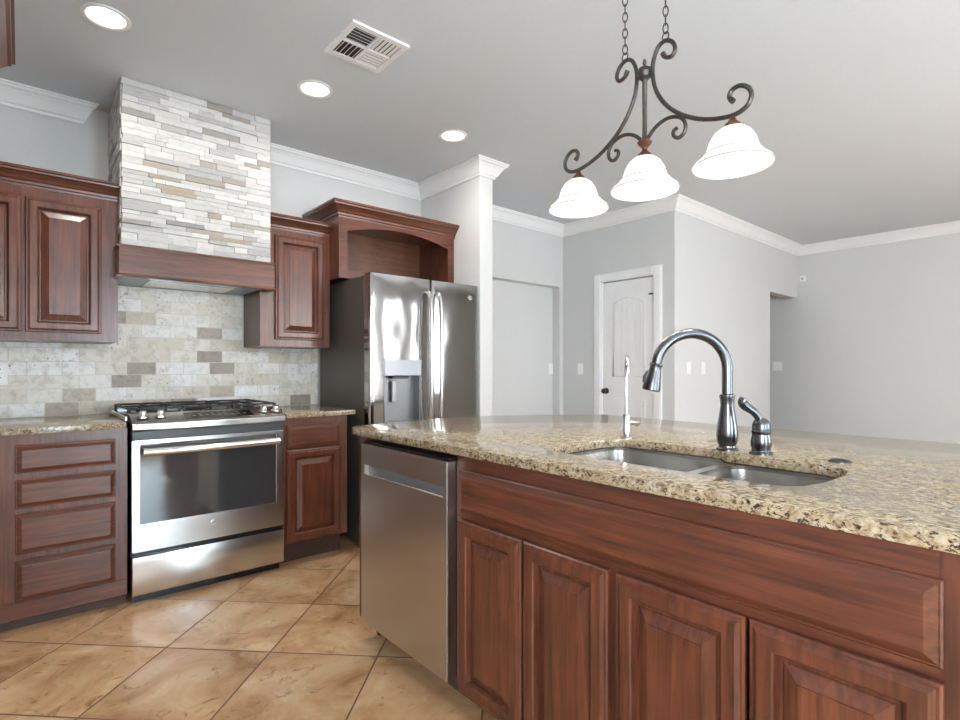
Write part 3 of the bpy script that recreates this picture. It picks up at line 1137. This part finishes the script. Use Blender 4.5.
# dishwasher
dwk = thing('dishwasher', 'stainless steel dishwasher with a pocket handle at the end of the island', 'dishwasher', (1.14, 2.115, 0), R90)
x0, x1 = 0.064, 0.667
obj('tub', box(new(), x0 + 0.004, x1 - 0.004, 0.03, 0.58, 0.098, 0.858), BLACK, dwk, False)
b = new()
poly_hole(b, [(x0, 0.108), (x1, 0.108), (x1, 0.860), (x0, 0.860)], [[(x0 + 0.035, 0.738), (x1 - 0.024, 0.738), (x1 - 0.024, 0.774), (x0 + 0.035, 0.774)]], lambda a, c, d: (a, d, c), 0.02, -0.040)
es = [e for e in b.edges if len(e.link_faces) == 2 and e.calc_face_angle(0) > 1.0]
bmesh.ops.bevel(b, geom=es, offset=0.003, segments=2, affect='EDGES')
dd = obj('door', b, SSD, dwk)
obj('pocket', box(new(), x0 + 0.036, x1 - 0.025, -0.022, -0.012, 0.735, 0.779), SGREY, dd, False)
b = new()
box(b, x0 + 0.034, x1 - 0.023, -0.043, -0.028, 0.735, 0.741, 0.002)
obj('handle_lip', b, BRIGHT, dd)
obj('top_gasket', box(new(), x0, x1, -0.03, 0.03, 0.8605, 0.872), BLACK, dwk, False)
obj('kick_plate', box(new(), x0, x1, 0.075, 0.09, 0.0, 0.098), DGREY, dwk, False)

# ------------------------------------------------------------------ faucets on the island
ft = thing('faucet', 'tall brushed-nickel gooseneck pull-down faucet behind the sink', 'faucet', (1.747, 0.791, 0.914))
b = new()
lathe(b, [(0, 0), (0.033, 0), (0.033, 0.006), (0.027, 0.010), (0.026, 0.016), (0.0315, 0.028), (0.0335, 0.05), (0.031, 0.08), (0.0245, 0.115), (0.0205, 0.145), (0.0215, 0.165), (0.0235, 0.172), (0.0235, 0.180), (0.018, 0.183), (0, 0.183)], 32)
obj('base', b, FAUC, ft)
dx, dy = -0.757, 0.653
pt = lambda s, z: (dx * s, dy * s, z)
rad = 0.116
cx_, cz_ = 0.116, 0.264
arc = [pt(0, 0.178), pt(0, 0.22)] + [pt(cx_ - rad * math.cos(a), cz_ + rad * math.sin(a)) for a in [PI * i / 18 * 0.96 for i in range(19)]]
b = new()
tube(b, spline(arc, 2), 0.0165, 16)
obj('spout', b, FAUC, ft)
e0 = Vector(arc[-1])
e1 = Vector(arc[-2])
dd_ = (e0 - e1).normalized()
b = new()
Ms = Matrix.Translation(e0 - dd_ * 0.004) @ Vector((0, 0, 1)).rotation_difference(dd_).to_matrix().to_4x4()
lathe(b, [(0, 0), (0.0195, 0), (0.0210, 0.006), (0.0185, 0.012), (0.020, 0.025), (0.0235, 0.05), (0.028, 0.078), (0.0285, 0.088), (0.024, 0.091), (0, 0.089)], 24, Ms)
sh = obj('spray_head', b, FAUC, ft)
b = new()
side = Vector((dx, dy, 0)).normalized()
c0 = e0 + dd_ * 0.022 + side * 0.020
c1 = e0 + dd_ * 0.060 + side * 0.026
tube(b, [c0, (c0 + c1) / 2 + side * 0.004, c1], [0.007, 0.009, 0.007], 10)
obj('spray_button', b, DGREY, sh)

fh = thing('mixer_valve', 'dark brushed-nickel single lever valve beside the gooseneck faucet', 'faucet', (1.745, 0.685, 0.914))
b = new()
lathe(b, [(0, 0), (0.034, 0), (0.034, 0.006), (0.027, 0.010), (0.0265, 0.016), (0.030, 0.028), (0.029, 0.045), (0.0255, 0.062), (0.0275, 0.066), (0.0275, 0.072), (0.0255, 0.075), (0.026, 0.09), (0.021, 0.104), (0.012, 0.112), (0, 0.114)], 28)
obj('base', b, FAUC, fh)
b = new()
P = spline([pt(0.0, 0.098), pt(0.012, 0.118), pt(0.024, 0.132), pt(0.040, 0.143), pt(0.052, 0.152), pt(0.056, 0.162), pt(0.050, 0.170)], 5)
nP = len(P)
rr = [0.0105 + 0.006 * (i / (nP - 1)) for i in range(nP)]
rr[-1] = 0.006
rr[-2] = 0.011
tube(b, P, rr, 14)
obj('lever', b, FAUC, fh)

ff = thing('water_filter_tap', 'slim chrome filtered-water tap behind the left bowl', 'tap', (1.756, 1.18, 0.914))
b = new()
lathe(b, [(0, 0), (0.024, 0), (0.024, 0.004), (0.014, 0.007), (0.0135, 0.085), (0.010, 0.092), (0, 0.092)], 20)
obj('base', b, CHROME, ff)
b = new()
q = lambda s, z: (-0.80 * s + 0.02 * s, -0.60 * s, z)
tube(b, spline([q(0, 0.088), q(0, 0.16), q(0, 0.24), q(0.01, 0.282), q(0.035, 0.306), q(0.065, 0.302), q(0.085, 0.275), q(0.088, 0.25)], 6), 0.0055, 12)
obj('spout', b, CHROME, ff)
b = new()
tube(b, [(0, 0, 0.058), (0.030, -0.026, 0.058)], 0.009, 12)
tube(b, [(0.028, -0.024, 0.058), (0.040, -0.034, 0.060)], [0.014, 0.010], 12)
obj('valve_lever', b, CHROME, ff)

b = new()
lathe(b, [(0, 0), (0.030, 0), (0.030, 0.003), (0.025, 0.007), (0.010, 0.010), (0, 0.010)], 28)
o = obj('sink_hole_cover', b, FAUC)
o.location = (1.766, 0.48, 0.914)
tag(o, 'small dark round hole cover on the island countertop right of the sink', 'hole cover')

# ------------------------------------------------------------------ pendant light over the island
pen = thing('pendant_light', 'wrought-iron scroll pendant light with three glowing bell shades over the island', 'pendant light', (1.70, 1.065, 1.80))
Z0 = 1.80
arm = [(.071, 2.28), (.084, 2.261), (.107, 2.256), (.118, 2.277), (.106, 2.305), (.080, 2.320), (.054, 2.310), (.036, 2.273), (.032, 2.227), (.045, 2.162), (.082, 2.098), (.136, 2.045), (.204, 2.004), (.272, 1.982), (.325, 1.978), (.359, 1.993), (.370, 2.020), (.360, 2.046), (.335, 2.062), (.310, 2.057), (.302, 2.038), (.315, 2.020)]
sml = [(.010, 2.000), (.041, 2.030), (.08, 2.046), (.115, 2.043), (.142, 2.028), (.155, 2.003), (.150, 1.976), (.130, 1.966), (.113, 1.978), (.112, 1.995), (.126, 2.002)]
for s in (-1, 1):
    b = new()
    P = spline([(0, s * u, z - Z0) for u, z in arm], 5)
    m_ = len(P)
    tube(b, P, [0.0074 if 3 < i < m_ - 4 else 0.0090 for i in range(m_)], 10)
    obj('arm', b, BRONZE, pen)
    b = new()
    P = spline([(0, s * u, z - Z0) for u, z in sml], 5)
    tube(b, P, 0.0066, 10)
    obj('small_scroll', b, BRONZE, pen)
b = new()
lathe(b, [(0, 2.292 - Z0), (0.004, 2.290 - Z0), (0.008, 2.278 - Z0), (0.005, 2.268 - Z0), (0.010, 2.264 - Z0), (0.022, 2.256 - Z0), (0.027, 2.240 - Z0), (0.022, 2.224 - Z0), (0.012, 2.216 - Z0), (0.0085, 2.210 - Z0), (0.0085, 2.004 - Z0), (0, 2.004 - Z0)], 20)
obj('centre_rod', b, BRONZE, pen)
b = new()
lathe(b, [(0, 2.010 - Z0), (0.010, 2.006 - Z0), (0.026, 1.992 - Z0), (0.022, 1.984 - Z0), (0.010, 1.972 - Z0), (0.009, 1.966 - Z0), (0, 1.966 - Z0)], 20)
obj('centre_hub', b, COPPER, pen)
for yy, zt_ in ((0.300, 1.972), (0.0, 1.968), (-0.312, 1.972)):
    M = Matrix.Translation((0, yy, 0))
    b = new()
    lathe(b, [(0, zt_ - Z0), (0.008, zt_ - Z0), (0.012, 1.960 - Z0), (0.024, 1.948 - Z0), (0.026, 1.938 - Z0), (0.018, 1.934 - Z0), (0, 1.934 - Z0)], 20, M)
    hd = obj('socket_cap', b, COPPER, pen)
    b = new()
    outp = [(0.016, 1.938), (0.040, 1.934), (0.058, 1.920), (0.072, 1.897), (0.080, 1.872), (0.088, 1.856), (0.104, 1.841), (0.119, 1.829), (0.124, 1.821)]
    inp = [(r - 0.004, z - 0.003) for r, z in reversed(outp)]
    lathe(b, [(r * 0.955, z - Z0) for r, z in outp + inp], 40, M)
    sd = obj('lamp_shade', b, SHADE, pen, True, 'glowing white frosted glass bell shade')
    b = new()
    tube(b, [(0.1165 * math.cos(2 * PI * i / 40), yy + 0.1165 * math.sin(2 * PI * i / 40), 1.8195 - Z0) for i in range(40)], 0.0034, 8, closed=True)
    tube(b, [(0.0848 * math.cos(2 * PI * i / 40), yy + 0.0848 * math.sin(2 * PI * i / 40), 1.857 - Z0) for i in range(40)], 0.0022, 8, closed=True)
    obj('shade_rim', b, SHADERIM, sd)
    b = new()
    lathe(b, [(0, 1.934 - Z0), (0.014, 1.930 - Z0), (0.016, 1.905 - Z0), (0.028, 1.885 - Z0), (0.030, 1.868 - Z0), (0.022, 1.850 - Z0), (0, 1.842 - Z0)], 20, M)
    obj('bulb', b, BULB, sd)
    d = bpy.data.lights.new('pendant_bulb_light', 'POINT')
    d.energy = 7
    d.color = (1.0, 0.93, 0.82)
    d.shadow_soft_size = 0.05
    lo = bpy.data.objects.new('pendant_bulb_light', d)
    COL.objects.link(lo)
    lo.location = (1.70, 1.065 + yy, 1.80)


def link(bm, c, L, w, r, turn):
    pts = []
    for i in range(16):
        a = 2 * PI * i / 16
        p, qz = w * math.cos(a), L * math.sin(a) * (1.0 if abs(math.sin(a)) < 0.8 else 1.0)
        pts.append((c[0] + p * math.cos(turn), c[1] + p * math.sin(turn), c[2] + qz))
    tube(bm, pts, r, 6, closed=True)


for s in (-1, 1):
    b = new()
    z = 2.338 - Z0
    i = 0
    cy_ = s * 0.082
    link(b, (0, cy_, z - 0.004), 0.015, 0.012, 0.0025, PI / 2)
    z += 0.012
    while z < 2.71 - Z0:
        link(b, (0, cy_, z + 0.012), 0.019, 0.0085, 0.0022, 0.6 if i % 2 else 0.6 + PI / 2)
        z += 0.030
        i += 1
    obj('chain', b, BRONZE, pen)
b = new()
for s in (-1, 1):
    lathe(b, [(0, 2.715 - Z0), (0.02, 2.715 - Z0), (0.05, 2.725 - Z0), (0.055, 2.7395 - Z0), (0, 2.7395 - Z0)], 24, Matrix.Translation((0, s * 0.082, 0)))
obj('ceiling_canopy', b, BRONZE, pen)

# ------------------------------------------------------------------ recessed ceiling lights and vent
for x, y, lab in ((0.29, 2.877, 'round recessed ceiling light left of the stone hood, nearest the left edge'),
                  (1.248, 2.855, 'round recessed ceiling light right of the stone hood, beside the vent'),
                  (2.197, 2.823, 'round recessed ceiling light in front of the fridge')):
    c = thing('recessed_light', lab, 'ceiling light', (x, y, CZ), 0, 'recessed ceiling lights')
    b = new()
    lathe(b, [(0.074, -0.0005), (0.094, -0.0005), (0.094, -0.005), (0.080, -0.007), (0.074, -0.004), (0.074, -0.0005)], 36)
    obj('trim_ring', b, TRIM, c)
    b = new()
    lathe(b, [(0, -0.005), (0.04, -0.0045), (0.075, -0.003), (0.075, -0.0008), (0, -0.0008)], 36)
    obj('lens', b, CANLENS, c)
    area('recessed_light_beam', (x, y, CZ - 0.012), (0, 0, 0), 0.15, 0.15, 7, (1.0, 0.95, 0.88), 'DISK')

vt = thing('ceiling_vent', 'white square four-way ceiling vent grille', 'vent', (1.275, 2.322, CZ))
b = new()
poly_hole(b, [(-0.15, -0.15), (0.15, -0.15), (0.15, 0.15), (-0.15, 0.15)], [[(-0.122, -0.122), (0.122, -0.122), (0.122, 0.122), (-0.122, 0.122)]], lambda a, c, d: (a, c, d), -0.0005, -0.012)
box(b, -0.122, 0.122, -0.006, 0.006, -0.012, -0.001)
box(b, -0.006, 0.006, -0.122, 0.122, -0.012, -0.001)
obj('frame', b, TRIM, vt, False)
obj('duct', box(new(), -0.122, 0.122, -0.122, 0.122, -0.002, -0.0006), SLOT, vt, False)


def louvre(x0, x1, y0, y1, along, tilt, hw=0.009):
    b = new()
    for i in range(5):
        t = (i + 0.5) / 5
        m = new()
        if along == 'x':
            box(m, x0, x1, -hw, hw, -0.0008, 0.0008)
            bmesh.ops.transform(m, matrix=Matrix.Translation((0, y0 + (y1 - y0) * t, -0.008)) @ Matrix.Rotation(tilt, 4, 'X'), verts=m.verts[:])
        else:
            box(m, -hw, hw, y0, y1, -0.0008, 0.0008)
            bmesh.ops.transform(m, matrix=Matrix.Translation((x0 + (x1 - x0) * t, 0, -0.008)) @ Matrix.Rotation(tilt, 4, 'Y'), verts=m.verts[:])
        me_ = bpy.data.meshes.new('tmp')
        m.to_mesh(me_)
        m.free()
        b.from_mesh(me_)
        bpy.data.meshes.remove(me_)
    obj('louvre_bank', b, TRIM, vt, False)


louvre(-0.120, -0.008, -0.120, -0.008, 'x', 0.6)
louvre(-0.120, -0.008, 0.008, 0.120, 'y', -0.8)
louvre(0.008, 0.120, -0.120, -0.008, 'y', 0.12, 0.0072)
louvre(0.008, 0.120, 0.008, 0.120, 'x', -0.12, 0.0072)


# ------------------------------------------------------------------ outlets, switches, sensor
def plate(name, loc, rz, label, cat, kind, w=0.072, group=None):
    p = thing(name, label, cat, loc, rz, group)
    b = new()
    box(b, -w / 2, w / 2, -0.006, -0.0005, -0.058, 0.058, 0.002)
    obj('cover_plate', b, PLATE, p, False)
    if kind == 'outlet':
        for z in (-0.022, 0.022):
            b = new()
            lathe(b, [(0, 0), (0.016, 0), (0.016, 0.002), (0, 0.002)], 20, Matrix.Translation((0, -0.006, z)) @ MF)
            rc = obj('receptacle', b, PLATE, p)
            b = new()
            box(b, -0.007, -0.0045, -0.0085, -0.0075, z - 0.002, z + 0.007)
            box(b, 0.0045, 0.007, -0.0085, -0.0075, z - 0.002, z + 0.007)
            box(b, -0.002, 0.002, -0.0085, -0.0075, z - 0.010, z - 0.006)
            obj('slot', b, SLOT, rc, False)
    else:
        n_ = 1 if w < 0.1 else 2
        for i in range(n_):
            xo = 0 if n_ == 1 else (-0.023 + 0.046 * i)
            b = new()
            box(b, xo - 0.016, xo + 0.016, -0.009, -0.006, -0.032, 0.032, 0.001)
            obj('rocker', b, PLATE, p, False)
    return p


plate('power_outlet', (-0.084, YB - 0.014, 1.151), 0, 'white power outlet on the backsplash at the far left', 'outlet', 'outlet')
plate('power_outlet', (1.492, YB - 0.014, 1.154), 0, 'white power outlet on the backsplash below the single-door wall cabinet', 'outlet', 'outlet')
plate('light_switch', (4.49, YH + 0.1, 1.175), 0, 'white light switch inside the wall alcove left of the pantry door', 'switch', 'switch').location.x = 4.445
plate('light_switch', (XD, 3.618, 1.174), R90, 'white light switch on the wall directly left of the white door', 'switch', 'switch')
plate('light_switch', (4.794, YW, 1.184), 0, 'white light switch behind the faucet arch, left one of a pair', 'switch', 'switch')
plate('light_switch', (5.077, YW, 1.184), 0, 'white light switch behind the faucet arch, right one of a pair', 'switch', 'switch')
plate('light_switch', (XR, 2.77, 1.21), R90, 'wide double light switch on the far wall inside the opening', 'switch', 'switch', 0.118)
al = thing('wall_sensor', 'small white sensor box high on the far wall beside the corner', 'sensor', (XR, 2.465, 2.325), R90)
obj('housing', box(new(), -0.03, 0.03, -0.03, -0.0005, -0.035, 0.035, 0.003), PLATE, al, False)
obj('sensor_eye', box(new(), -0.012, 0.012, -0.033, -0.029, -0.012, 0.012), SGREY, al, False)
